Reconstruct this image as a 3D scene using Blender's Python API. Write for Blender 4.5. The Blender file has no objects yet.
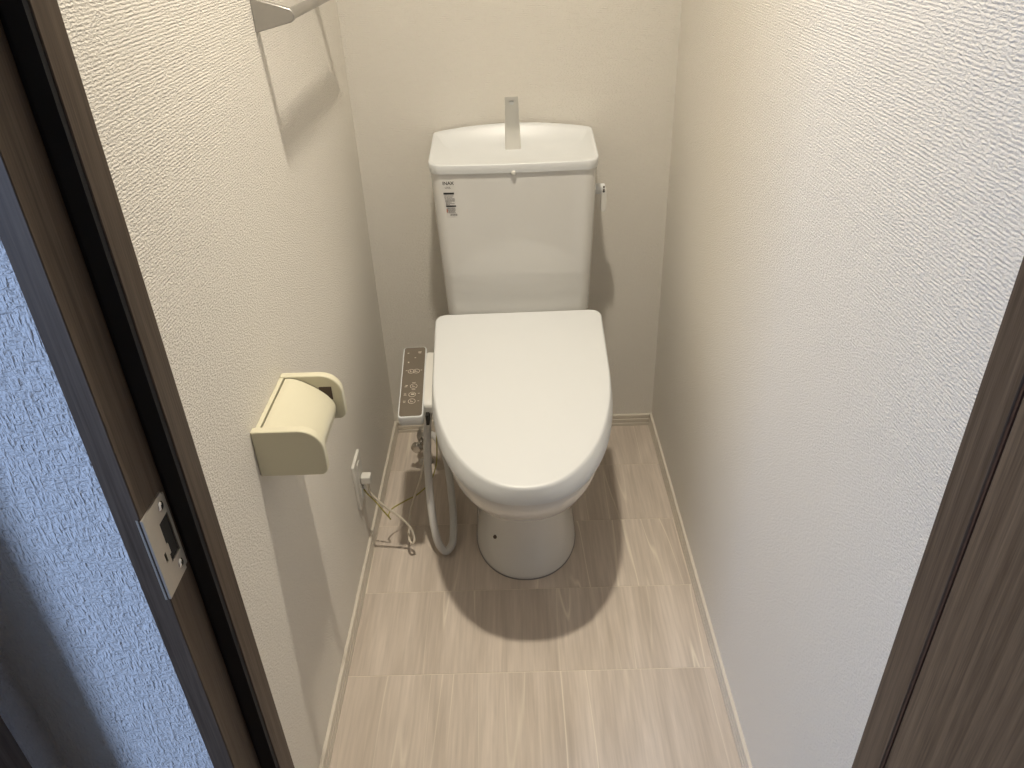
import bpy, bmesh, math, random
from mathutils import Vector, Matrix
random.seed(4)
PI = math.pi
S = bpy.context.scene
COL = S.collection

# ------------------------------------------------------------------ camera
CAM = Vector((0.0014, -1.9366, 1.3561))
YAW, PITCH, ROLL, FPX = -0.0157, 0.5542, -0.0397, 771.3
fw = Vector((math.sin(YAW)*math.cos(PITCH), math.cos(YAW)*math.cos(PITCH), -math.sin(PITCH)))
r0 = Vector((math.cos(YAW), -math.sin(YAW), 0)); u0 = r0.cross(fw)
rr = math.cos(ROLL)*r0 + math.sin(ROLL)*u0
uu = -math.sin(ROLL)*r0 + math.cos(ROLL)*u0
cd = bpy.data.cameras.new('camera'); cam = bpy.data.objects.new('camera', cd); COL.objects.link(cam)
cd.sensor_width = 36; cd.lens = FPX/1024*36; cd.clip_start = 0.02
M4 = Matrix((rr, uu, -fw)).transposed().to_4x4(); M4.translation = CAM
cam.matrix_world = M4
S.camera = cam

# ------------------------------------------------------------------ world, lights, exposure
S.view_settings.view_transform = 'Standard'; S.view_settings.look = 'None'
S.view_settings.gamma = 1; S.view_settings.use_curve_mapping = False
S.view_settings.exposure = 0.0
w = bpy.data.worlds.new('world'); S.world = w; w.use_nodes = True
w.node_tree.nodes['Background'].inputs[0].default_value = (0.55, 0.7, 1.0, 1)
w.node_tree.nodes['Background'].inputs[1].default_value = 0.05

def area(name, loc, target, sx, sy, power, color, shape='RECTANGLE'):
    l = bpy.data.lights.new(name, 'AREA'); l.shape = shape; l.size = sx
    if shape in ('RECTANGLE', 'ELLIPSE'): l.size_y = sy
    l.energy = power; l.color = color
    o = bpy.data.objects.new(name, l); COL.objects.link(o)
    o.location = loc
    o.rotation_euler = (Vector(target)-Vector(loc)).to_track_quat('-Z', 'Y').to_euler()
    return o
LAMP = (-0.02, -0.85, 2.392)
area('downlight_lamp', LAMP, (LAMP[0], LAMP[1], 0), 0.085, 0.085, 11.1, (1.0, 0.905, 0.75), 'DISK').data.spread = math.radians(112)
area('window_daylight', (-1.8, -3.27, 1.35), (-1.8, 0, 1.35), 0.8, 1.1, 54, (0.47, 0.64, 1.0))

# ------------------------------------------------------------------ materials
def new_mat(name):
    m = bpy.data.materials.new(name); m.use_nodes = True
    nt = m.node_tree; return m, nt, nt.nodes['Principled BSDF']
def N(nt, t, **kw):
    n = nt.nodes.new(t)
    for k, v in kw.items():
        if k in n.inputs: n.inputs[k].default_value = v
        else: setattr(n, k, v)
    return n
def simple(name, col, rough=0.5, metal=0.0, coat=0.0, vary=0.03, bump=0.0, bscale=200, spec=0.5):
    m, nt, b = new_mat(name)
    tc = N(nt, 'ShaderNodeTexCoord'); no = N(nt, 'ShaderNodeTexNoise', Scale=bscale, Detail=3.0)
    nt.links.new(tc.outputs['Object'], no.inputs['Vector'])
    cr = N(nt, 'ShaderNodeValToRGB')
    cr.color_ramp.elements[0].color = tuple(c*(1-vary) for c in col)+(1,)
    cr.color_ramp.elements[1].color = tuple(min(1, c*(1+vary)) for c in col)+(1,)
    nt.links.new(no.outputs['Fac'], cr.inputs['Fac']); nt.links.new(cr.outputs['Color'], b.inputs['Base Color'])
    b.inputs['Roughness'].default_value = rough; b.inputs['Metallic'].default_value = metal
    b.inputs['Specular IOR Level'].default_value = spec
    b.inputs['Coat Weight'].default_value = coat; b.inputs['Coat Roughness'].default_value = 0.04
    if bump:
        bp = N(nt, 'ShaderNodeBump', Strength=bump, Distance=0.0006)
        nt.links.new(no.outputs['Fac'], bp.inputs['Height']); nt.links.new(bp.outputs['Normal'], b.inputs['Normal'])
    return m
def wallpaper(name, col, scl, dist, strength, rows=None, weave=None):
    m, nt, b = new_mat(name)
    tc = N(nt, 'ShaderNodeTexCoord')
    mp = N(nt, 'ShaderNodeMapping'); mp.inputs['Scale'].default_value = scl
    nt.links.new(tc.outputs['Object'], mp.inputs['Vector'])
    n1 = N(nt, 'ShaderNodeTexNoise', Scale=1.0, Detail=2.0, Roughness=0.55, Distortion=0.35)
    nt.links.new(mp.outputs['Vector'], n1.inputs['Vector'])
    n2 = N(nt, 'ShaderNodeTexNoise', Scale=420.0, Detail=2.0)
    nt.links.new(tc.outputs['Object'], n2.inputs['Vector'])
    if weave:
        mw = N(nt, 'ShaderNodeMapping'); mw.inputs['Scale'].default_value = weave
        nt.links.new(tc.outputs['Object'], mw.inputs['Vector'])
        nw = N(nt, 'ShaderNodeTexNoise', Scale=1.0, Detail=1.0); nt.links.new(mw.outputs['Vector'], nw.inputs['Vector'])
        mxn = N(nt, 'ShaderNodeMath', operation='MAXIMUM')
        nt.links.new(n1.outputs['Fac'], mxn.inputs[0]); nt.links.new(nw.outputs['Fac'], mxn.inputs[1]); n1 = mxn
    h = N(nt, 'ShaderNodeMath', operation='MULTIPLY_ADD'); h.inputs[1].default_value = 0.3
    nt.links.new(n2.outputs['Fac'], h.inputs[0]); nt.links.new(n1.outputs[0], h.inputs[2])
    last = h
    if rows:
        wv = N(nt, 'ShaderNodeTexWave', Scale=rows, Distortion=2.2, Detail=2.0, wave_type='BANDS', bands_direction='Z')
        wv.inputs['Detail Scale'].default_value = 3.0
        nt.links.new(tc.outputs['Object'], wv.inputs['Vector'])
        h2 = N(nt, 'ShaderNodeMath', operation='MULTIPLY_ADD'); h2.inputs[1].default_value = 0.16
        nt.links.new(wv.outputs['Fac'], h2.inputs[0]); nt.links.new(h.outputs[0], h2.inputs[2]); last = h2
    bp = N(nt, 'ShaderNodeBump', Strength=strength, Distance=dist)
    nt.links.new(last.outputs[0], bp.inputs['Height']); nt.links.new(bp.outputs['Normal'], b.inputs['Normal'])
    b.inputs['Base Color'].default_value = col+(1,)
    b.inputs['Roughness'].default_value = 0.75; b.inputs['Specular IOR Level'].default_value = 0.25
    return m
def wood(name, c0, c1, axis=2, rough=0.52):
    m, nt, b = new_mat(name)
    tc = N(nt, 'ShaderNodeTexCoord'); mp = N(nt, 'ShaderNodeMapping')
    s = [125.0, 125.0, 125.0]; s[axis] = 2.2; mp.inputs['Scale'].default_value = s
    nt.links.new(tc.outputs['Object'], mp.inputs['Vector'])
    n1 = N(nt, 'ShaderNodeTexNoise', Scale=1.0, Detail=5.0, Roughness=0.6, Distortion=0.6)
    nt.links.new(mp.outputs['Vector'], n1.inputs['Vector'])
    mp2 = N(nt, 'ShaderNodeMapping'); s = [600.0]*3; s[axis] = 22.0; mp2.inputs['Scale'].default_value = s
    nt.links.new(tc.outputs['Object'], mp2.inputs['Vector'])
    n2 = N(nt, 'ShaderNodeTexNoise', Scale=1.0, Detail=2.0); nt.links.new(mp2.outputs['Vector'], n2.inputs['Vector'])
    ad = N(nt, 'ShaderNodeMath', operation='MULTIPLY_ADD'); ad.inputs[1].default_value = 0.45
    nt.links.new(n2.outputs['Fac'], ad.inputs[0]); nt.links.new(n1.outputs['Fac'], ad.inputs[2])
    cr = N(nt, 'ShaderNodeValToRGB'); cr.color_ramp.elements[0].position = 0.5; cr.color_ramp.elements[1].position = 0.95
    cr.color_ramp.elements[0].color = c0+(1,); cr.color_ramp.elements[1].color = c1+(1,)
    nt.links.new(ad.outputs[0], cr.inputs['Fac']); nt.links.new(cr.outputs['Color'], b.inputs['Base Color'])
    bp = N(nt, 'ShaderNodeBump', Strength=0.25, Distance=0.0004)
    nt.links.new(n2.outputs['Fac'], bp.inputs['Height']); nt.links.new(bp.outputs['Normal'], b.inputs['Normal'])
    b.inputs['Roughness'].default_value = rough; b.inputs['Specular IOR Level'].default_value = 0.3
    return m
def stone_tile(name):
    m, nt, b = new_mat(name)
    tc = N(nt, 'ShaderNodeTexCoord'); oi = N(nt, 'ShaderNodeObjectInfo')
    off = N(nt, 'ShaderNodeVectorMath', operation='SCALE'); off.inputs['Scale'].default_value = 7.0
    cmb = N(nt, 'ShaderNodeCombineXYZ')
    nt.links.new(oi.outputs['Random'], cmb.inputs['X']); nt.links.new(oi.outputs['Random'], cmb.inputs['Y'])
    nt.links.new(cmb.outputs[0], off.inputs[0])
    add = N(nt, 'ShaderNodeVectorMath', operation='ADD')
    nt.links.new(tc.outputs['Object'], add.inputs[0]); nt.links.new(off.outputs[0], add.inputs[1])
    def streak(sx, sy, detail, dist):
        mp = N(nt, 'ShaderNodeMapping'); mp.inputs['Scale'].default_value = (sx, sy, 1)
        nt.links.new(add.outputs[0], mp.inputs['Vector'])
        n = N(nt, 'ShaderNodeTexNoise', Scale=1.0, Detail=detail, Roughness=0.55, Distortion=dist)
        nt.links.new(mp.outputs['Vector'], n.inputs['Vector']); return n
    a = streak(16, 1.6, 3.0, 0.5); c = streak(150, 7, 3.0, 0.2)
    cr = N(nt, 'ShaderNodeValToRGB'); e = cr.color_ramp.elements
    e[0].position = 0.32; e[0].color = (0.50, 0.43, 0.365, 1); e[1].position = 0.68; e[1].color = (0.65, 0.57, 0.495, 1)
    nt.links.new(a.outputs['Fac'], cr.inputs['Fac'])
    fine = N(nt, 'ShaderNodeMapRange'); fine.inputs['From Min'].default_value = 0.3; fine.inputs['From Max'].default_value = 0.7
    fine.inputs['To Min'].default_value = 0.9; fine.inputs['To Max'].default_value = 1.08
    nt.links.new(c.outputs['Fac'], fine.inputs['Value'])
    mu = N(nt, 'ShaderNodeVectorMath', operation='SCALE')
    nt.links.new(cr.outputs['Color'], mu.inputs[0]); nt.links.new(fine.outputs[0], mu.inputs['Scale'])
    # thin pale veins: narrow contour of a stretched noise
    v = streak(8.5, 0.45, 2.0, 0.12)
    sb = N(nt, 'ShaderNodeMath', operation='PINGPONG'); sb.inputs[1].default_value = 0.06
    nt.links.new(v.outputs['Fac'], sb.inputs[0])
    vr = N(nt, 'ShaderNodeMapRange'); vr.inputs['From Min'].default_value = 0.0; vr.inputs['From Max'].default_value = 0.007
    vr.inputs['To Min'].default_value = 1.0; vr.inputs['To Max'].default_value = 0.0
    nt.links.new(sb.outputs[0], vr.inputs['Value'])
    gate = streak(10, 2.0, 1.0, 0.0)
    gr = N(nt, 'ShaderNodeMapRange'); gr.inputs['From Min'].default_value = 0.42; gr.inputs['From Max'].default_value = 0.62
    gr.inputs['To Max'].default_value = 0.75
    nt.links.new(gate.outputs['Fac'], gr.inputs['Value'])
    pm = N(nt, 'ShaderNodeMath', operation='MULTIPLY')
    nt.links.new(vr.outputs[0], pm.inputs[0]); nt.links.new(gr.outputs[0], pm.inputs[1])
    mx = N(nt, 'ShaderNodeMix', data_type='RGBA'); mx.inputs['B'].default_value = (0.80, 0.73, 0.61, 1)
    nt.links.new(pm.outputs[0], mx.inputs['Factor']); nt.links.new(mu.outputs[0], mx.inputs['A'])
    nt.links.new(mx.outputs['Result'], b.inputs['Base Color'])
    b.inputs['Roughness'].default_value = 0.42; b.inputs['Specular IOR Level'].default_value = 0.35
    return m

M = {}
M['paper'] = wallpaper('embossed_wallpaper', (0.80, 0.765, 0.70), (185, 185, 480), 0.0025, 1.0, rows=80)
M['paper_hall'] = wallpaper('hall_wallpaper', (0.74, 0.74, 0.74), (130, 130, 380), 0.0042, 1.0, weave=(420, 420, 110))
M['ceiling'] = wallpaper('ceiling_paper', (0.82, 0.80, 0.75), (120, 120, 120), 0.001, 0.3)
M['tile'] = stone_tile('vinyl_stone_tile')
M['joint'] = simple('tile_joint', (0.74, 0.67, 0.56), 0.6)
M['base'] = simple('baseboard_beige', (0.63, 0.58, 0.50), 0.35)
M['wood'] = wood('walnut_frame', (0.060, 0.040, 0.027), (0.135, 0.098, 0.070))
M['wood_door'] = wood('walnut_door', (0.070, 0.047, 0.031), (0.172, 0.126, 0.088))
M['rubber'] = simple('dark_rubber', (0.012, 0.009, 0.008), 0.6)
M['gap_shade'] = simple('gap_brown', (0.055, 0.026, 0.016), 0.6)  # shade of the door gap, put into the colour
M['ceramic'] = simple('glazed_ceramic', (0.70, 0.69, 0.665), 0.08, vary=0.005, coat=0.3)
M['white'] = simple('white_plastic', (0.68, 0.695, 0.70), 0.36, vary=0.005)
M['offwhite'] = simple('offwhite_plastic', (0.70, 0.685, 0.64), 0.35, vary=0.01)
M['cream'] = simple('cream_plastic', (0.66, 0.625, 0.475), 0.32, vary=0.01)
M['chrome'] = simple('chrome', (0.62, 0.60, 0.57), 0.14, metal=1.0)
M['satin'] = simple('satin_metal', (0.42, 0.405, 0.385), 0.38, metal=0.85, bump=0.1, bscale=500)
M['plate'] = simple('satin_plate', (0.58, 0.54, 0.48), 0.35, metal=0.7)
M['panel'] = simple('brown_panel', (0.135, 0.112, 0.086), 0.3)
M['icon'] = simple('pale_print', (0.62, 0.55, 0.46), 0.5)
M['hose'] = simple('grey_hose', (0.62, 0.61, 0.59), 0.4)
M['cable'] = simple('pale_cable', (0.66, 0.60, 0.50), 0.45)
M['ground'] = simple('green_wire', (0.36, 0.32, 0.08), 0.5)
M['dark'] = simple('dark_recess', (0.02, 0.017, 0.014), 0.7)
M['brown'] = simple('brown_recess', (0.07, 0.045, 0.03), 0.6)
M['ink'] = simple('black_ink', (0.03, 0.03, 0.032), 0.5)
M['ink_grey'] = simple('grey_ink', (0.22, 0.21, 0.21), 0.5)
M['sticker'] = simple('white_sticker', (0.66, 0.65, 0.63), 0.4)
M['red'] = simple('orange_ink', (0.5, 0.12, 0.05), 0.5)
m, nt, b = new_mat('lamp_diffuser'); b.inputs['Base Color'].default_value = (.9, .9, .88, 1)
b.inputs['Emission Color'].default_value = (1, .86, .66, 1); b.inputs['Emission Strength'].default_value = 6; M['glow'] = m
m, nt, b = new_mat('window_glass'); b.inputs['Base Color'].default_value = (.9, .95, 1, 1)
b.inputs['Transmission Weight'].default_value = 1; b.inputs['Roughness'].default_value = 0.02; M['glass'] = m

# ------------------------------------------------------------------ helpers
def obj(name, bm, mat, parent=None, smooth=False, bevel=0, seg=2, angle=40, subsurf=0):
    bmesh.ops.remove_doubles(bm, verts=bm.verts, dist=1e-6)
    bmesh.ops.recalc_face_normals(bm, faces=bm.faces)
    me = bpy.data.meshes.new(name); bm.to_mesh(me); bm.free()
    o = bpy.data.objects.new(name, me); COL.objects.link(o)
    me.materials.append(M[mat] if isinstance(mat, str) else mat)
    if parent: o.parent = parent
    if bevel:
        md = o.modifiers.new('bevel', 'BEVEL'); md.width = bevel; md.segments = seg
        md.limit_method = 'ANGLE'; md.angle_limit = math.radians(35)
    if subsurf:
        md = o.modifiers.new('sub', 'SUBSURF'); md.levels = md.render_levels = subsurf
    if smooth or bevel:
        me.polygons.foreach_set('use_smooth', [True]*len(me.polygons))
        if not subsurf:
            me.set_sharp_from_angle(angle=math.radians(angle))
    return o
def recenter(o, c):
    c = Vector(c); o.data.transform(Matrix.Translation(-c)); o.location = o.location + c; return o
def thing(name, label, cat, loc=(0, 0, 0), group=None):
    o = bpy.data.objects.new(name, None); COL.objects.link(o); o.location = loc; o.empty_display_size = 0.05
    o['label'] = label; o['category'] = cat
    if group: o['group'] = group
    return o
def tag(o, label, cat, group=None):
    o['label'] = label; o['category'] = cat
    if group: o['group'] = group
    return o
def struct(o, label=None, cat=None):
    o['kind'] = 'structure'
    if label: o['label'] = label
    if cat: o['category'] = cat
    return o
def box(bm, x0, x1, y0, y1, z0, z1):
    v = [bm.verts.new((x, y, z)) for x in (x0, x1) for y in (y0, y1) for z in (z0, z1)]
    for f in ((0, 1, 3, 2), (4, 6, 7, 5), (0, 4, 5, 1), (2, 3, 7, 6), (0, 2, 6, 4), (1, 5, 7, 3)):
        bm.faces.new([v[i] for i in f])
    return v
def bx(*a):
    bm = bmesh.new(); box(bm, *a); return bm
def bx_multi(lst):
    bm = bmesh.new()
    for a in lst: box(bm, *a)
    return bm
def loft(rings, cap0=True, cap1=True, bm=None, tip1=None, tip0=None):
    bm = bm or bmesh.new(); vs = [[bm.verts.new(p) for p in r] for r in rings]; n = len(vs[0])
    for a, b_ in zip(vs, vs[1:]):
        for i in range(n):
            bm.faces.new((a[i], a[(i+1) % n], b_[(i+1) % n], b_[i]))
    if tip0 is not None:
        t = bm.verts.new(tip0)
        for i in range(n): bm.faces.new((vs[0][(i+1) % n], vs[0][i], t))
    elif cap0: bm.faces.new(vs[0][::-1])
    if tip1 is not None:
        t = bm.verts.new(tip1)
        for i in range(n): bm.faces.new((vs[-1][i], vs[-1][(i+1) % n], t))
    elif cap1: bm.faces.new(vs[-1])
    return bm
def prism(pts, axis, a, b_, bm=None):
    """extrude a 2-D outline along axis ('x','y','z') from a to b"""
    def P(p, t): return {'x': (t, p[0], p[1]), 'y': (p[0], t, p[1]), 'z': (p[0], p[1], t)}[axis]
    return loft([[P(p, a) for p in pts], [P(p, b_) for p in pts]], bm=bm)
def catmull(P, n=8):
    P = [Vector(p) for p in P]; out = []
    for i in range(len(P)-1):
        p0 = P[max(i-1, 0)]; p1 = P[i]; p2 = P[i+1]; p3 = P[min(i+2, len(P)-1)]
        for k in range(n):
            t = k/n
            out.append(0.5*((2*p1)+(p2-p0)*t+(2*p0-5*p1+4*p2-p3)*t*t+(3*p1-p0-3*p2+p3)*t**3))
    out.append(P[-1]); return out
def tube(P, r, seg=10, n=8, bm=None, smooth=True):
    pts = catmull(P, n) if smooth else [Vector(p) for p in P]
    rings = []; up = None
    for i, p in enumerate(pts):
        t = (pts[min(i+1, len(pts)-1)]-pts[max(i-1, 0)]).normalized()
        if up is None: up = Vector((0, 0, 1)) if abs(t.z) < .9 else Vector((1, 0, 0))
        s = t.cross(up).normalized(); up = s.cross(t).normalized()
        rings.append([p + r*(math.cos(2*PI*k/seg)*s + math.sin(2*PI*k/seg)*up) for k in range(seg)])
    return loft(rings, bm=bm)
def cyl(c, axis, r, h, seg=24, r2=None, bm=None):
    """cylinder starting at c, going along axis for h"""
    a = Vector(axis).normalized(); c = Vector(c)
    s = a.orthogonal().normalized(); u = a.cross(s)
    r2 = r if r2 is None else r2
    R = lambda q, rad: [q + rad*(math.cos(2*PI*k/seg)*s+math.sin(2*PI*k/seg)*u) for k in range(seg)]
    return loft([R(c, r), R(c+a*h, r2)], bm=bm)
def ring_strip(c, r, wd, h, seg=20, bm=None, axes=((1, 0, 0), (0, 1, 0))):
    bm = bm or bmesh.new(); s, u = Vector(axes[0]), Vector(axes[1]); nn = s.cross(u); c = Vector(c)
    rows = []
    for rad, hh in ((r, 0), (r, h), (r-wd, h), (r-wd, 0)):
        rows.append([bm.verts.new(c+rad*(math.cos(2*PI*k/seg)*s+math.sin(2*PI*k/seg)*u)+nn*hh) for k in range(seg)])
    for a in range(4):
        A, B = rows[a], rows[(a+1) % 4]
        for k in range(seg): bm.faces.new((A[k], A[(k+1) % seg], B[(k+1) % seg], B[k]))
    return bm
def rrect(x0, x1, y0, y1, r, seg=5):
    out = []
    if not isinstance(r, (tuple, list)): r = (r,)*4
    for (cx, cy, a0), q in zip(((x1, y1, 0), (x0, y1, 1), (x0, y0, 2), (x1, y0, 3)), r):
        sx = -1 if cx == x1 else 1; sy = -1 if cy == y1 else 1
        for k in range(seg+1):
            a = (a0 + k/seg)*PI/2
            out.append((cx+sx*q+q*math.cos(a), cy+sy*q+q*math.sin(a)))
    return out

# ------------------------------------------------------------------ setting: toilet room
HW = 0.39; YF = -1.4466; CEIL = 2.4; YH = -1.504
T = 0.06
struct(obj('wall_left', bx(-HW-T, -HW, YF, 0.0, 0, CEIL), 'paper'))
struct(obj('wall_right', bx(HW, HW+T, YF, 0.0, 0, CEIL), 'paper'))
struct(obj('wall_back', bx(-HW-T, HW+T, 0, T, 0, CEIL), 'paper'))
struct(obj('ceiling', bx(-HW-T, HW+T, YF, T, CEIL, CEIL+.05), 'ceiling'))
fl = struct(obj('floor', bx(-HW-T, HW+T, YF-.06, T, -0.05, -0.0006), 'joint'))
# floor tiles: rows across the room
S0, DS = -0.1979, 0.2295
ys = [0.0] + [S0-k*DS for k in range(6)]
ys[-1] = max(ys[-1], YF-.057)
ys.append(YF-.057) if ys[-1] > YF-.05 else None
J = 0.0009
for k in range(len(ys)-1):
    y1, y0 = ys[k], ys[k+1]
    bm = bx(-HW, HW, y0+J, y1-J, -0.0006, 0.0)
    t = obj('floor_tile', bm, 'tile', fl)
    recenter(t, (0, (y0+y1)/2, 0))

def baseboard(name, P0, P1, nrm):
    """profile (out, z) swept from P0 to P1 along the wall"""
    prof = [(0, 0), (.0085, 0), (.0085, .009), (.0068, .010), (.0068, .0115), (.0078, .0125), (.0078, .0235),
            (.0062, .0245), (.0062, .0265), (.0072, .0275), (.0072, .0365), (.0058, .0383), (0, .0383)]
    n = Vector(nrm)
    return struct(obj(name, loft([[Vector(P)+n*o+Vector((0, 0, z)) for o, z in prof] for P in (P0, P1)]), 'base'))
baseboard('baseboard_left', (-HW, YF, 0), (-HW, 0, 0), (1, 0, 0))
baseboard('baseboard_right', (HW, YF, 0), (HW, 0, 0), (-1, 0, 0))
baseboard('baseboard_back', (-HW+.0085, 0, 0), (HW-.0085, 0, 0), (0, -1, 0))

# door frame (trim_1 strike side, trim_2 hinge side)
HEAD = 2.02
Y1, Y2, Y4 = -1.4366, -1.4661, -1.5139
XS, XR, XC = -0.2615, -0.2772, -0.2965
f1 = struct(obj('trim_1', prism([(XS, Y1), (XS, Y2), (XR, Y2), (XR, Y4), (XC, Y4), (XC, YH), (XC, Y1)], 'z', 0, HEAD+.03), 'wood', bevel=.0008, seg=1))
g = obj('door_gasket', prism([(XR+.0002, Y2-.0001), (XS-.0012, Y2-.0001), (XS-.0022, Y2-.0035), (XR-.0+.003, Y2-.0065), (XR+.0002, Y2-.0065)], 'z', 0.0, HEAD-.01), 'rubber', f1)
# strike plate on the rebate face (normal +x)
def zk(d, k): return CAM.z + d*k
ys0, ys1 = Y4+.0006, -1.4776; zs0, zs1 = 0.909, 0.988
bm = bmesh.new()
px = XR
# plate as a frame of blocks around the latch opening
hy0, hy1, hz0, hz1 = ys0+.017, ys1-.0035, zs0+.0215, zs1-.0195
sl0, sl1, sz0, sz1 = ys0+.0095, ys0+.0125, zs0+.027, zs0+.036
blocks = [(ys0, sl0, zs0, zs1), (sl0, sl1, zs0, sz0), (sl0, sl1, sz1, zs1), (sl1, hy0, zs0, zs1),
          (hy0, hy1, zs0, hz0), (hy0, hy1, hz1, zs1), (hy1, ys1, zs0+.003, zs1-.003)]
sp = obj('strike_plate', bx_multi([(px, px+.0016, a, b_, c, d) for a, b_, c, d in blocks]), 'plate', f1)
obj('latch_recess', bx(px+.0001, px+.0004, hy0, hy1, hz0, hz1), 'dark', sp)
obj('adjuster_slot', bx(px+.0001, px+.0004, sl0, sl1, sz0, sz1), 'dark', sp)
obj('latch_tongue', bx(px+.0003, px+.0012, hy0, hy0+.003, hz0+.007, hz0+.017), 'plate', sp)
obj('strike_lip', bx_multi([(px-.0002, px+.0016, Y4-.0008, Y4+.0006, zs0, zs1), (px-.0032, px-.0016, Y4-.0008, Y4-.0001, zs0-.001, zs1+.001)]), 'plate', sp)
for zc in (zs0+.0105, zs1-.0095):
    s_ = obj('screw', cyl((px+.0016, ys1-.009, zc), (1, 0, 0), .0042, .0008, 16, .003), 'chrome', sp, smooth=True)
    obj('screw_recess', bx(px+.0023, px+.0026, ys1-.0098, ys1-.0082, zc-.0012, zc+.0012), 'dark', sp)
# hinge side
XRR = 0.3514; Y2R = CAM.y+.459
f2 = struct(obj('trim_2', prism([(XRR, Y1), (HW+.012, Y1), (HW+.012, Y4), (HW+.002, Y4), (HW+.002, Y2R), (XRR, Y2R)], 'z', 0, HEAD+.03), 'wood', bevel=.0008, seg=1))
obj('gap_strip', bx(XRR+.0013, HW, Y2R-.0030, Y2R-.0001, .01, HEAD-.01), 'gap_shade', f2)  # added strip; its brown stands in for the shaded gap beside the door
struct(obj('trim_3', bx(XC, HW+.012, Y4, Y1, HEAD, HEAD+.03), 'wood'))
# wall around the frame
struct(obj('wall_front', bx_multi([(-.50, XC, YH, YF, 0, CEIL), (HW+.012, 1.2, YH, YF, 0, CEIL), (XC, HW+.012, YH, YF, HEAD+.03, CEIL)]), 'paper_hall'))
# open door leaf, turned out into the hall
d1 = struct(obj('door_1', bx(0, .036, -.63, 0, .008, 2.005), 'wood_door', bevel=.0012, seg=2))
d1.location = (0.3534, CAM.y+.4553, 0); d1.rotation_euler.z = math.radians(0.6)
h1 = obj('door_handle', cyl((0, 0, 0), (-1, 0, 0), .012, .04), 'satin', d1, smooth=True)
h1.location = (0, -.57, .95)
obj('handle_lever', cyl((-.04, -.006, 0), (0, 1, 0), .008, .10), 'satin', h1, smooth=True)
obj('handle_rose', cyl((0, 0, 0), (-1, 0, 0), .025, .006), 'satin', h1, smooth=True)

# ------------------------------------------------------------------ setting: hall and the room the daylight comes from
XH = -0.441; OY0, OY1 = -1.5686, -2.32
struct(obj('wall_hall_left', bx_multi([(XH-.05, XH, OY0, YH, 0, CEIL), (XH-.05, XH, -2.6, OY1, 0, CEIL), (XH-.05, XH, OY1, OY0, 2.05, CEIL)]), 'paper_hall'))
struct(obj('trim_4', bx_multi([(XH-.05, XH+.011, OY0, -1.5436, 0, 2.05), (XH-.05, XH+.011, OY1-.025, OY1, 0, 2.05), (XH-.05, XH+.011, OY1, OY0, 2.025, 2.05)]), 'wood', bevel=.0008, seg=1))
struct(obj('wall_hall_back', bx(XH, 1.2, -2.66, -2.6, 0, CEIL), 'paper_hall'))
struct(obj('wall_hall_right', bx(1.2, 1.26, -2.66, YF, 0, CEIL), 'paper_hall'))
struct(obj('floor_hall', bx(-3.2, 1.26, -3.4, YF-.06, -.05, -.001), 'wood_door'))
struct(obj('ceiling_hall', bx(-3.2, 1.26, -3.4, YF, CEIL, CEIL+.05), 'ceiling'))
struct(obj('wall_bedroom_right', bx(XH-.05, XH-.0, -3.4, -2.66, 0, CEIL), 'paper_hall'))
struct(obj('wall_bedroom_back', bx(-3.2, XH-.05, -1.2, -1.14, 0, CEIL), 'paper_hall'))
struct(obj('wall_bedroom_side', bx(XH-.05, -HW-T-.0001, YF, -1.14, 0, CEIL), 'paper_hall'))
struct(obj('wall_bedroom_left', bx(-3.26, -3.2, -3.4, -1.14, 0, CEIL), 'paper_hall'))
struct(obj('wall_bedroom_front', bx_multi([(-3.2, -2.05, -3.4, -3.34, 0, CEIL), (-1.15, XH-.05, -3.4, -3.34, 0, CEIL), (-2.05, -1.15, -3.4, -3.34, 0, .75), (-2.05, -1.15, -3.4, -3.34, 1.95, CEIL)]), 'paper_hall'))
wn = struct(obj('window_1', bx_multi([(-2.05, -2.01, -3.39, -3.33, .75, 1.95), (-1.19, -1.15, -3.39, -3.33, .75, 1.95), (-2.01, -1.19, -3.39, -3.33, .75, .79), (-2.01, -1.19, -3.39, -3.33, 1.91, 1.95), (-1.62, -1.58, -3.38, -3.34, .79, 1.91)]), 'satin'))
for x0, x1 in ((-2.01, -1.62), (-1.58, -1.19)):
    obj('pane', bx(x0, x1, -3.362, -3.358, .79, 1.91), 'glass', wn)

# ------------------------------------------------------------------ ceiling downlight (above the frame)
t = thing('ceiling_light', 'round recessed ceiling downlight above the toilet', 'ceiling light', (LAMP[0], LAMP[1], CEIL))
obj('trim_ring', ring_strip((0, 0, -.006), .062, .016, .006, 32), 'white', t, smooth=True)
obj('diffuser', cyl((0, 0, -.003), (0, 0, 1), .046, .0028, 32), 'glow', t)

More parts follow.
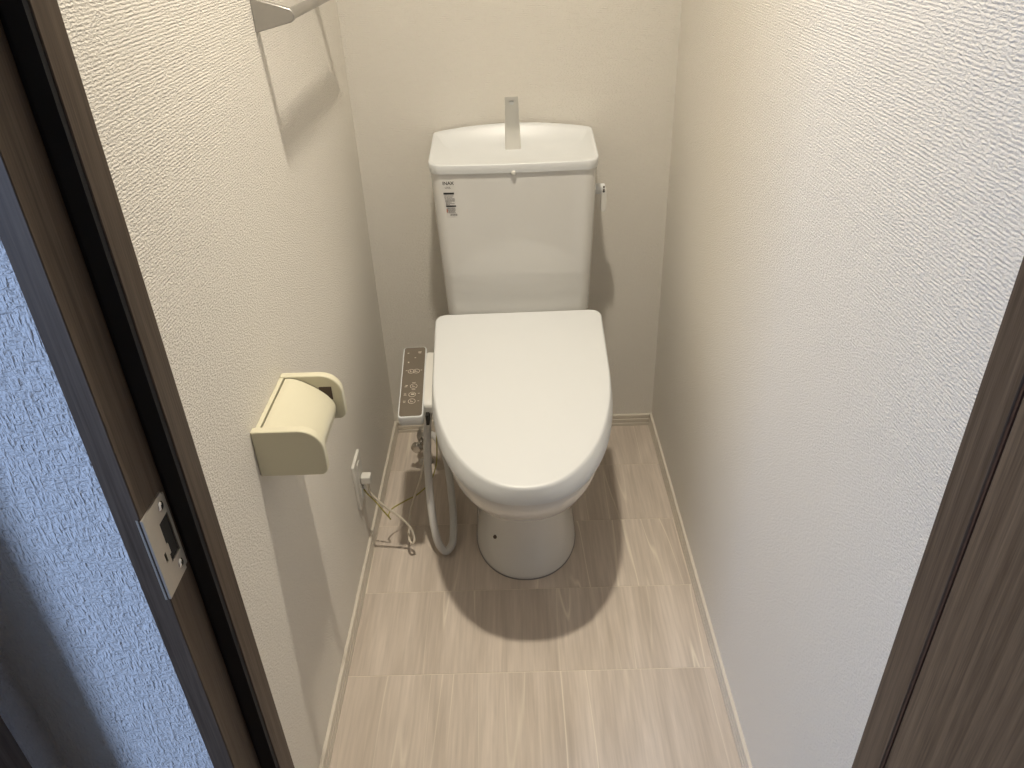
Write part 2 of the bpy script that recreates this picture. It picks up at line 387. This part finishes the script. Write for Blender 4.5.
# ------------------------------------------------------------------ toilet
XT = -0.003
toilet = thing('toilet', 'white ceramic toilet with closed lid, hand-wash tank and bidet control arm', 'toilet', (XT, -0.4, 0))
def tpart(name, bm, mat, parent=None, yaw=0.0, **kw):
    """vertices given in toilet-centred x, world y, world z"""
    if yaw: bmesh.ops.rotate(bm, verts=bm.verts, cent=(0, -.28, 0), matrix=Matrix.Rotation(yaw, 3, 'Z'))
    bmesh.ops.translate(bm, verts=bm.verts, vec=(0, 0.4, 0))
    return obj(name, bm, mat, parent or toilet, **kw)
def dshape(wd, yc, yf, yb, n=2.35, rb=.03, wb=None, na=40, ns=5, nb=5):
    """plan outline: super-elliptic front, straight sides, rounded back corners"""
    wb = wd if wb is None else wb
    pts = []
    for k in range(na+1):
        a = PI*k/na; c, s = math.cos(a), math.sin(a)
        pts.append((wd*math.copysign(abs(c)**(2/n), c), yc-(yc-yf)*abs(s)**(2/n)))
    for k in range(1, ns+1):
        t = k/ns; pts.append((-wd+(wd-wb)*t, yc+(yb-rb-yc)*t))
    for k in range(1, nb+1):
        a = PI-k/nb*PI/2; pts.append((-wb+rb+rb*math.cos(a), yb-rb+rb*math.sin(a)))
    for k in range(0, nb):
        a = PI/2-k/nb*PI/2; pts.append((wb-rb+rb*math.cos(a), yb-rb+rb*math.sin(a)))
    for k in range(0, ns):
        t = k/ns; pts.append((wb+(wd-wb)*t, yb-rb+(yc-yb+rb)*t))
    return pts
def ring3(pts, zf): return [(x, y, zf(x, y) if callable(zf) else zf) for x, y in pts]
# bowl and pedestal
br = []
BR = [
        (0.0, .124, -.46, -.627, -.10, 2.1, .05), (.006, .1245, -.46, -.628, -.10, 2.1, .05), (.03, .121, -.455, -.620, -.10, 2.1, .05),
        (.08, .109, -.44, -.597, -.10, 2.1, .05), (.14, .099, -.43, -.580, -.10, 2.1, .05), (.185, .098, -.42, -.580, -.10, 2.1, .05),
        (.210, .112, -.41, -.606, -.09, 2.1, .05), (.235, .136, -.41, -.656, -.08, 2.1, .05), (.262, .155, -.42, -.708, -.07, 2.15, .05),
        (.295, .170, -.43, -.754, -.06, 2.2, .05), (.328, .1795, -.43, -.783, -.05, 2.25, .05), (.358, .184, -.43, -.7965, -.045, 2.3, .05),
        (.380, .1855, -.43, -.801, -.04, 2.35, .05), (.3835, .184, -.43, -.7995, -.042, 2.35, .05), (.3845, .176, -.43, -.790, -.046, 2.35, .05)]
def blend(a, b_, c, d, t):
    return tuple(.5*(2*q+(r_-p)*t+(2*p-5*q+4*r_-s_)*t*t+(3*q-p-3*r_+s_)*t**3) for p, q, r_, s_ in zip(a, b_, c, d))
BR2 = BR[:2]
for i_ in range(1, len(BR)-4):
    BR2 += [blend(BR[i_-1], BR[i_], BR[i_+1], BR[i_+2], k_/4) for k_ in range(1, 5)]
BR2 += BR[-3:]
for z, wd, yc, yf, yb, n, rb in BR2:
    br.append(ring3(dshape(wd, yc, yf, yb, n, rb), z))
bowl = tpart('bowl', loft(br), 'ceramic', yaw=.009, smooth=True, angle=60)
sc = tpart('fixing_screw', cyl((-.0715, -.5608, .0768), (-.62, -.75, .2), .0055, .0035, 12, .0042), 'brown', bowl, smooth=True)
tpart('floor_seal', loft([ring3(dshape(.1255, -.46, -.6295, -.10, 2.1, .05), 0.0001), ring3(dshape(.1255, -.46, -.6295, -.10, 2.1, .05), .0022)]), 'ink_grey', bowl, yaw=.009)
# lid plane
LB, LF = (-.285, .526), (-.806, .430)
SL = (LF[1]-LB[1])/(LF[0]-LB[0])
def lz(off, dome=0.0):
    return lambda x, y: LB[1]+SL*(y-LB[0])+off+dome
seat_r = [ring3(dshape(.179, -.43, -.793, -.32, 2.35, .03), .3848), ring3(dshape(.181, -.43, -.796, -.32, 2.35, .03), .388),
          ring3(dshape(.181, -.43, -.795, -.32, 2.35, .03), lambda x, y: max(.404, LB[1]+SL*(y-LB[0])-.022))]
tpart('seat', loft(seat_r), 'white', yaw=.012, smooth=True)
lr = []
LIDR = [(.010, -.0395), (.001, -.0410), (-.0045, -.0385), (-.0050, -.030), (-.0036, -.016), (-.0020, -.0065), (-.0013, -.0038), (.0003, -.0013), (.0020, -.0003), (.0045, 0.0), (.016, .0004)]
for ins, off in LIDR:
    nn_ = 2.1+.2*min(1, max(0, (-off-.001)/.028))
    lr.append(ring3(dshape(.193-ins, -.46, -.8105+ins, -.272-ins*.7, nn_, .022, wb=.1965-ins), lz(off)))
bm = loft(lr, cap1=False)
# gently domed top
cc = []
for f_ in (.75, .5, .25):
    cc.append(ring3([(x*f_, -.50+(y+.50)*f_) for x, y in dshape(.177, -.46, -.7945, -.2832, 2.1, .022, wb=.1805)], lz(.0006+.0015*(1-f_))))
bm2 = loft([lr[-1]]+cc, cap0=False, tip1=(0, -.50, lz(.0024)(0, -.5)))
me_t = bpy.data.meshes.new('tmp'); bm2.to_mesh(me_t); bm2.free(); bm.from_mesh(me_t); bpy.data.meshes.remove(me_t)
lid = tpart('toilet_lid', bm, 'white', yaw=.012, smooth=True, angle=60)
# bidet unit behind and below the lid
tpart('bidet_unit', prism(rrect(-.345, -.215, .391, .488, (.01, .03, .01, .01)), 'x', -.186, .186), 'white', smooth=True, bevel=.006)
# control arm
arm = tpart('control_arm', prism([(-.345, .40), (-.335, .462), (-.36, .463), (-.50, .437), (-.515, .425), (-.515, .405)], 'x', -.221, -.186), 'offwhite', smooth=True, bevel=.004)
tilt = math.atan2(.040, .240)
pc = Vector((-.2465-XT, -.4415+.4, .4385))
def ploc(bm):  # local panel frame -> tilted; local x right, y back, z up (top face z=.012)
    R = Matrix.Translation(pc) @ Matrix.Rotation(math.radians(2.2), 4, 'Z') @ Matrix.Rotation(tilt, 4, 'X')
    bmesh.ops.transform(bm, matrix=R, verts=bm.verts); return bm
PW, PL = .0275, .1215
def rr_ring(ins, z, r): return [(x, y, z) for x, y in rrect(-PW+ins, PW-ins, -PL+ins, PL-ins, r, 6)]
panel = obj('control_panel', ploc(loft([rr_ring(.004, -.015, .006), rr_ring(.001, -.013, .008), rr_ring(0, -.008, .009), rr_ring(0, .010, .009), rr_ring(.0008, .0115, .0085), rr_ring(.002, .012, .0075)])), 'white', toilet, smooth=True, angle=50)
face = obj('panel_face', ploc(loft([rr_ring(.0028, .0119, .0068), rr_ring(.0028, .01235, .0068)])), 'panel', panel)
zi = .01235
def dash(bm, x, y, wx, wy): box(bm, x-wx/2, x+wx/2, y-wy/2, y+wy/2, zi, zi+.00025)
for cx, cy, r in ((.001, -.071, .0082), (.001, -.049, .0082), (.003, -.021, .0082), (-.005, .031, .0075), (.007, .031, .0075)):
    bt = obj('button', ploc(ring_strip((cx, cy, zi), r, .0009, .00025, 20)), 'icon', panel)
    bm = bmesh.new()
    if cy == -.049:
        dash(bm, cx+.001, cy+.001, .0075, .0035)
    else:
        dash(bm, cx, cy-.002, .006, .0010); dash(bm, cx-.002, cy+.0015, .001, .005)
    obj('button_icon', ploc(bm), 'icon', bt)
for (x, y, wx, wy) in ((-.015, .098, .004, .002), (.012, .101, .008, .002), (.012, .097, .006, .0015), (.002, .080, .004, .0015), (-.013, .064, .003, .004),
                       (-.016, .034, .004, .0012), (.018, .034, .004, .0012), (-.013, -.018, .005, .002), (-.0145, -.022, .006, .0012), (-.015, -.046, .005, .0012), (-.015, -.050, .006, .0012),
                       (.0155, -.046, .004, .0012), (-.0155, -.070, .006, .0012), (-.0155, -.074, .005, .0012), (.0155, -.071, .0035, .0012), (.003, -.033, .008, .0009), (.003, -.009, .008, .0009)):
    bm = bmesh.new(); dash(bm, x, y, wx, wy); obj('panel_marking', ploc(bm), 'icon', panel)
obj('arm_socket', bx(-.214-XT, -.207-XT, -.13, -.105, .385, .41), 'dark', toilet)

# tank
def tank_ring(wd, yf, z, bulge=.008, yb=-.012, r=.028):
    p = rrect(-wd, wd, yf, yb, (.012, .012, r, r), 8)
    q = []
    # densify the front edge so that it can bulge
    n = len(p)
    for i in range(n):
        a, b_ = p[i], p[(i+1) % n]; q.append(a)
        if abs(a[0]-b_[0]) > .1:
            for k in range(1, 12): q.append((a[0]+(b_[0]-a[0])*k/12, a[1]+(b_[1]-a[1])*k/12))
    out = []
    for x, y in q:
        t = max(0, 1-(x/wd)**2); s = (yb-y)/(yb-yf)
        out.append((x, y-bulge*t*max(0, s)**2, z))
    return out
def hwz(z): return .1770+(.1912-.1770)*(z-.46)/(.85-.46)
tr = []
for z, yf, dw in [(.392, -.178, -.018), (.405, -.186, -.006), (.44, -.190, -.002), (.50, -.1915, 0), (.56, -.1922, 0), (.588, -.1939, 0), (.591, -.1944, 0), (.60, -.1947, 0), (.66, -.1958, 0), (.76, -.1972, 0), (.846, -.1978, 0)]:
    tr.append(tank_ring(hwz(z)+dw, yf, z))
tank = tpart('tank', loft(tr), 'ceramic', smooth=True, angle=60)
# hand-wash tank lid: sloping rim, hollow basin
def rimz(x, y):
    t = min(1, max(0, (y+.205)/.195))
    return .8665+(.0265+.016*max(0, 1-(x/.19)**2))*t**1.15
ol = lambda ins, zf: [(x, y, zf(x, y) if callable(zf) else zf) for x, y, _ in tank_ring(.1940-ins, -.2045+ins, 0, .008, -.008-ins, .03)]
sidez = lambda k: (lambda x, y: .846+(rimz(x, y)-.846)*k)
lidr = [ol(.004, .846), ol(.0015, .8465), ol(.0005, sidez(.4)), ol(0, sidez(.93)), ol(.0012, lambda x, y: rimz(x, y)+.0006), ol(.004, lambda x, y: rimz(x, y)+.001),
        ol(.0075, lambda x, y: rimz(x, y)-.0008), ol(.012, lambda x, y: rimz(x, y)-.005), ol(.028, lambda x, y: .8565+(rimz(x, y)-.8665)*.45), ol(.05, lambda x, y: .856+(rimz(x, y)-.8665)*.2), ol(.075, .853)]
tl = tpart('tank_lid', loft(lidr), 'white', smooth=True, angle=70)
tpart('front_screw', loft([[(.0055*math.cos(a)*k, y, .8465+.0055*math.sin(a)*k) for a in [2*PI*i/16 for i in range(16)]] for k, y in ((1, -.2095), (1, -.2135), (.75, -.2158), (.3, -.2165))]), 'offwhite', tl, smooth=True)
# spout
sr = []
for y, z, hw_, dp, r in [(-.050, .852, .0195, .030, .004), (-.052, .872, .0190, .026, .004), (-.057, .90, .0180, .023, .004), (-.067, .935, .0168, .022, .004), (-.081, .965, .0158, .021, .004), (-.096, .984, .0152, .022, .004), (-.103, .9905, .0150, .022, .004)]:
    sr.append([(x, y-dp/2+yy, z+yy*(-.25)) for x, yy in rrect(-hw_, hw_, 0, dp, r, 3)])
sp_ = tpart('spout', loft(sr), 'offwhite', tl, smooth=True, angle=50)
tpart('spout_outlet', cyl((0, -.100, .9765), (0, -.75, -.6), .0052, .004, 16), 'white', sp_, smooth=True)
# flush handle on the tank's right side
fh = tpart('flush_handle', cyl((.186, -.125, .776), (1, 0, 0), .0135, .030, 24, .0115), 'white', tank, smooth=True, bevel=.002)
tpart('handle_lever', prism(rrect(.2065, .2195, .722, .779, .005), 'y', -.137, -.121), 'offwhite', fh, bevel=.002)
for z, r, mt in ((.7835, .0022, 'brown'), (.7765, .0022, 'brown'), (.7725, .0027, 'ink')):
    tpart('handle_mark', cyl((.2125, -.1369, z), (0, -1, 0), r, .0006, 12), mt, fh)
# print on the tank front
def tank_front(x, z, lift=.0004):
    zs = [(.60, -.1947), (.66, -.1958), (.76, -.1972), (.846, -.1978)]
    for (za, ya), (zb, yb) in zip(zs, zs[1:]):
        if z <= zb: yf = ya+(yb-ya)*(z-za)/(zb-za); break
    wd = hwz(z); y = yf-.008*(1-(x/wd)**2)
    e = abs(x)-(wd-.028)
    if e > 0: y += .028-math.sqrt(max(0, .028**2-e*e))
    return y-lift
def tank_text(name, body, x, z, size, mat):
    cu = bpy.data.curves.new(name, 'FONT'); cu.body = body; cu.size = size; cu.offset = size*.02
    tmp = bpy.data.objects.new(name, cu); COL.objects.link(tmp)
    dg = bpy.context.evaluated_depsgraph_get(); me = bpy.data.meshes.new_from_object(tmp.evaluated_get(dg))
    bpy.data.objects.remove(tmp)
    for v in me.vertices:
        px_, pz = x+v.co.x, z+v.co.y; v.co = (px_, tank_front(px_, pz)+.4, pz)
    me.materials.clear(); me.materials.append(M[mat])
    o = bpy.data.objects.new(name, me); COL.objects.link(o); o.parent = tank; return o
tank_text('brand_print', 'INAX', -.1635, .8210, .0108, 'ink')
tank_text('brand_print_small', 'LIXIL', -.1585, .8125, .0062, 'ink_grey')
def decal(name, x0, x1, z0, z1, mat, parent, lift=.0005, skew=0.0):
    n = 6; A = [[(x0+(x1-x0)*k/n, z) for k in range(n+1)] for z in (z0, z1)]
    bm = bmesh.new(); R = [[bm.verts.new((x, tank_front(x, z, lift)+.4, z)) for x, z in row] for row in A]
    for k in range(n): bm.faces.new((R[0][k], R[0][k+1], R[1][k+1], R[1][k]))
    return obj(name, bm, mat, parent)
st = decal('warning_sticker', -.1630, -.1335, .7440, .8045, 'sticker', tank, .0003)
decal('sticker_bar', -.1628, -.1385, .7985, .8030, 'ink', st, .0007)
decal('sticker_bar', -.1590, -.1358, .7690, .7728, 'ink', st, .0007)
rows = [(.7945, -.162, -.140), (.7915, -.1615, -.142), (.7880, -.161, -.138), (.7850, -.160, -.1365), (.7822, -.160, -.137), (.7795, -.159, -.146), (.7762, -.159, -.138), (.7740, -.159, -.15),
        (.7655, -.1575, -.1375), (.7630, -.1575, -.1375), (.7600, -.1575, -.1365), (.7575, -.157, -.139), (.7545, -.157, -.137), (.7505, -.150, -.1345), (.7480, -.151, -.134)]
for z, a, b_ in rows:
    x = a
    bm = bmesh.new()
    while x < b_-.001:
        wdt = random.uniform(.0015, .005); xe = min(x+wdt, b_)
        v = [bm.verts.new((q, tank_front(q, zz, .0006)+.4, zz)) for q, zz in ((x, z), (xe, z), (xe, z+.0016), (x, z+.0016))]
        bm.faces.new(v); x = xe+random.uniform(.0004, .001)
    obj('sticker_text_line', bm, 'ink_grey', st)
decal('sticker_mark', -.1585, -.1565, .756, .764, 'red', st, .0008)

# ------------------------------------------------------------------ paper holder on the left wall
hld = thing('paper_holder', 'cream plastic toilet paper holder with curved flap on left wall', 'paper holder', (-HW, -.948, .641))
def hpart(name, bm, mat, parent=None, **kw):
    bmesh.ops.translate(bm, verts=bm.verts, vec=(HW, .948, -.641)); return obj(name, bm, mat, parent or hld, **kw)
def side_outline(xo, zb, zt):
    return rrect(-HW+.0004, xo, zb, zt, (.034, .002, .002, .012), 8)
for y0, y1, xo, zb, zt in ((-1.036, -1.022, -.2885, .651, .7305), (-.873, -.859, -.2925, .641, .7245)):
    hpart('side_panel', prism([(x, z) for x, z in side_outline(xo, zb, zt)], 'y', y0, y1), 'cream', smooth=True, bevel=.0055, seg=4)
hpart('back_plate', bx(-HW+.0004, -HW+.007, -1.022, -.873, .650, .7225), 'cream')
prof = catmull([(-.3800, .7215, 0), (-.370, .7215, 0), (-.355, .7165, 0), (-.3345, .7035, 0), (-.3195, .6905, 0), (-.3095, .6765, 0), (-.3065, .665, 0), (-.3085, .652, 0)], 6)
pin = []
for i, p in enumerate(prof):
    t = (prof[min(i+1, len(prof)-1)]-prof[max(i-1, 0)]).normalized(); nrm = Vector((t.y, -t.x, 0))
    if nrm.y > 0: nrm = -nrm
    if nrm.x > 0: nrm = -nrm
    pin.append(p+Vector((t.y, -t.x, 0))*.0028)
loop = [(p.x, p.y) for p in prof]+[(p.x, p.y) for p in reversed(pin)]
hpart('flap', prism(loop, 'y', -1.0205, -.8745), 'cream', smooth=True, angle=50)
hpart('spindle_slot', bx(-.329, -.309, -.8738, -.8729, .6795, .7035), 'brown')

# ------------------------------------------------------------------ towel rail on the left wall
rl = thing('towel_rail', 'satin grey metal towel rail with tapered bracket on left wall', 'towel rail', (-HW, -.44, 1.227))
def rpart(name, bm, mat, **kw):
    bmesh.ops.translate(bm, verts=bm.verts, vec=(HW, .44, -1.227)); return obj(name, bm, mat, rl, **kw)
def br_outline():
    pts = [(-HW+.0003, 1.2040), (-HW+.0003, 1.2530)]
    c, r = (-.3375, 1.2265), .0105
    for k in range(9):
        a = math.radians(78-k*(78+86)/8); pts.append((c[0]+r*math.cos(a), c[1]+r*math.sin(a)))
    return pts
for y in (-.640, -.225):
    rpart('bracket', prism(br_outline(), 'y', y-.007, y+.007), 'satin', smooth=True, bevel=.0015)
rpart('bar', cyl((-.337, -.633, 1.2268), (0, 1, 0), .0085, .401, 20), 'satin', smooth=True)

# ------------------------------------------------------------------ wall outlet, plug, cords
ot = thing('wall_outlet', 'small white electrical outlet plate low on left wall', 'outlet', (-HW, -.525, .235))
def opart(name, bm, mat, parent=None, **kw):
    bmesh.ops.translate(bm, verts=bm.verts, vec=(HW, .525, -.235)); return obj(name, bm, mat, parent or ot, **kw)
op = opart('cover_plate', prism(rrect(-.562, -.488, .172, .296, .004), 'x', -HW+.0003, -HW+.0075), 'offwhite', bevel=.0015)
opart('socket', prism(rrect(-.538, -.512, .186, .282, .003), 'x', -HW+.0074, -HW+.0090), 'offwhite', op)
opart('ground_cover', prism(rrect(-.536, -.514, .188, .214, .002), 'x', -HW+.0090, -HW+.0105), 'white', op)

cd_ = thing('power_cord', 'pale power cord plugged into the low outlet on left wall', 'cord', (-.36, -.525, .235))
def cpart(name, bm, mat, **kw):
    bmesh.ops.translate(bm, verts=bm.verts, vec=(.36, .525, -.235)); return obj(name, bm, mat, cd_, **kw)
cpart('plug', prism(rrect(-.536, -.513, .227, .247, .003), 'x', -HW+.0105, -HW+.033), 'offwhite', bevel=.002)
cpart('cable', tube([(-.3655, -.5245, .232), (-.3655, -.525, .215), (-.362, -.5255, .190), (-.3354, -.524, .150), (-.3032, -.524, .115), (-.2819, -.527, .085), (-.2735, -.534, .058), (-.2755, -.540, .047), (-.2835, -.5375, .046),
                     (-.2887, -.520, .052), (-.2877, -.478, .080), (-.280, -.437, .10), (-.265, -.403, .13), (-.245, -.375, .20), (-.228, -.36, .30), (-.205, -.34, .40)], .0029, 8, 7), 'cable', smooth=True)
gw = tube([(-.3775, -.5255, .205), (-.372, -.520, .185), (-.3622, -.5037, .150), (-.348, -.503, .122), (-.3369, -.502, .10), (-.3325, -.500, .088), (-.336, -.494, .088), (-.3375, -.488, .094), (-.3283, -.473, .10),
           (-.3014, -.4477, .10), (-.2713, -.422, .10), (-.2429, -.388, .11), (-.2293, -.350, .13), (-.2235, -.341, .17), (-.216, -.338, .28), (-.20, -.335, .40)], .0017, 8, 7)
tag(recenter(obj('ground_wire', gw, 'ground', smooth=True), (-.3775, -.5255, .205)), 'thin green ground wire hanging from the outlet plate to the toilet', 'wire')
# water supply
hs = tube([(-.2125, -.405, .386), (-.219, -.412, .36), (-.2265, -.425, .32), (-.2305, -.440, .27), (-.234, -.458, .18), (-.231, -.490, .10), (-.2201, -.524, .04), (-.203, -.540, .0165), (-.189, -.528, .015), (-.183, -.500, .022),
           (-.186, -.43, .05), (-.203, -.31, .095), (-.225, -.24, .115), (-.245, -.19, .11), (-.2575, -.168, .103)], .0095, 14, 8)
tag(recenter(obj('water_hose', hs, 'hose', smooth=True), (-.2, -.512, .018)), 'grey flexible water hose looping to the floor beside the toilet', 'hose')
vl = thing('stop_valve', 'small chrome water stop valve near the floor behind the hose', 'valve', (-.283, -.155, 0))
def vpart(name, bm, mat, parent=None, **kw):
    bmesh.ops.translate(bm, verts=bm.verts, vec=(.283, .155, 0)); return obj(name, bm, mat, parent or vl, **kw)
vpart('riser_pipe', cyl((-.283, -.155, .003), (0, 0, 1), .0075, .06, 16), 'chrome', smooth=True)
vpart('floor_flange', cyl((-.283, -.155, .0002), (0, 0, 1), .022, .004, 24, .016), 'chrome', smooth=True)
vpart('valve_body', loft([[(-.283+r*math.cos(2*PI*k/20), -.155+r*math.sin(2*PI*k/20), z) for k in range(20)] for r, z in ((.011, .058), (.0115, .066), (.016, .072), (.019, .083), (.019, .093), (.016, .104), (.012, .110), (.0115, .118), (.006, .120))]), 'chrome', smooth=True)
vh = vpart('valve_handle', cyl((-.287, -.168, .082), (-.35, -.93, -.05), .008, .028, 16), 'chrome', smooth=True)
vpart('handle_cap', cyl((-.2965, -.193, .081), (-.35, -.93, -.05), .017, .013, 20, .015), 'chrome', vh, smooth=True, bevel=.002)
vpart('outlet_nut', cyl((-.2795, -.157, .100), (.98, -.12, .05), .0115, .021, 6), 'chrome')
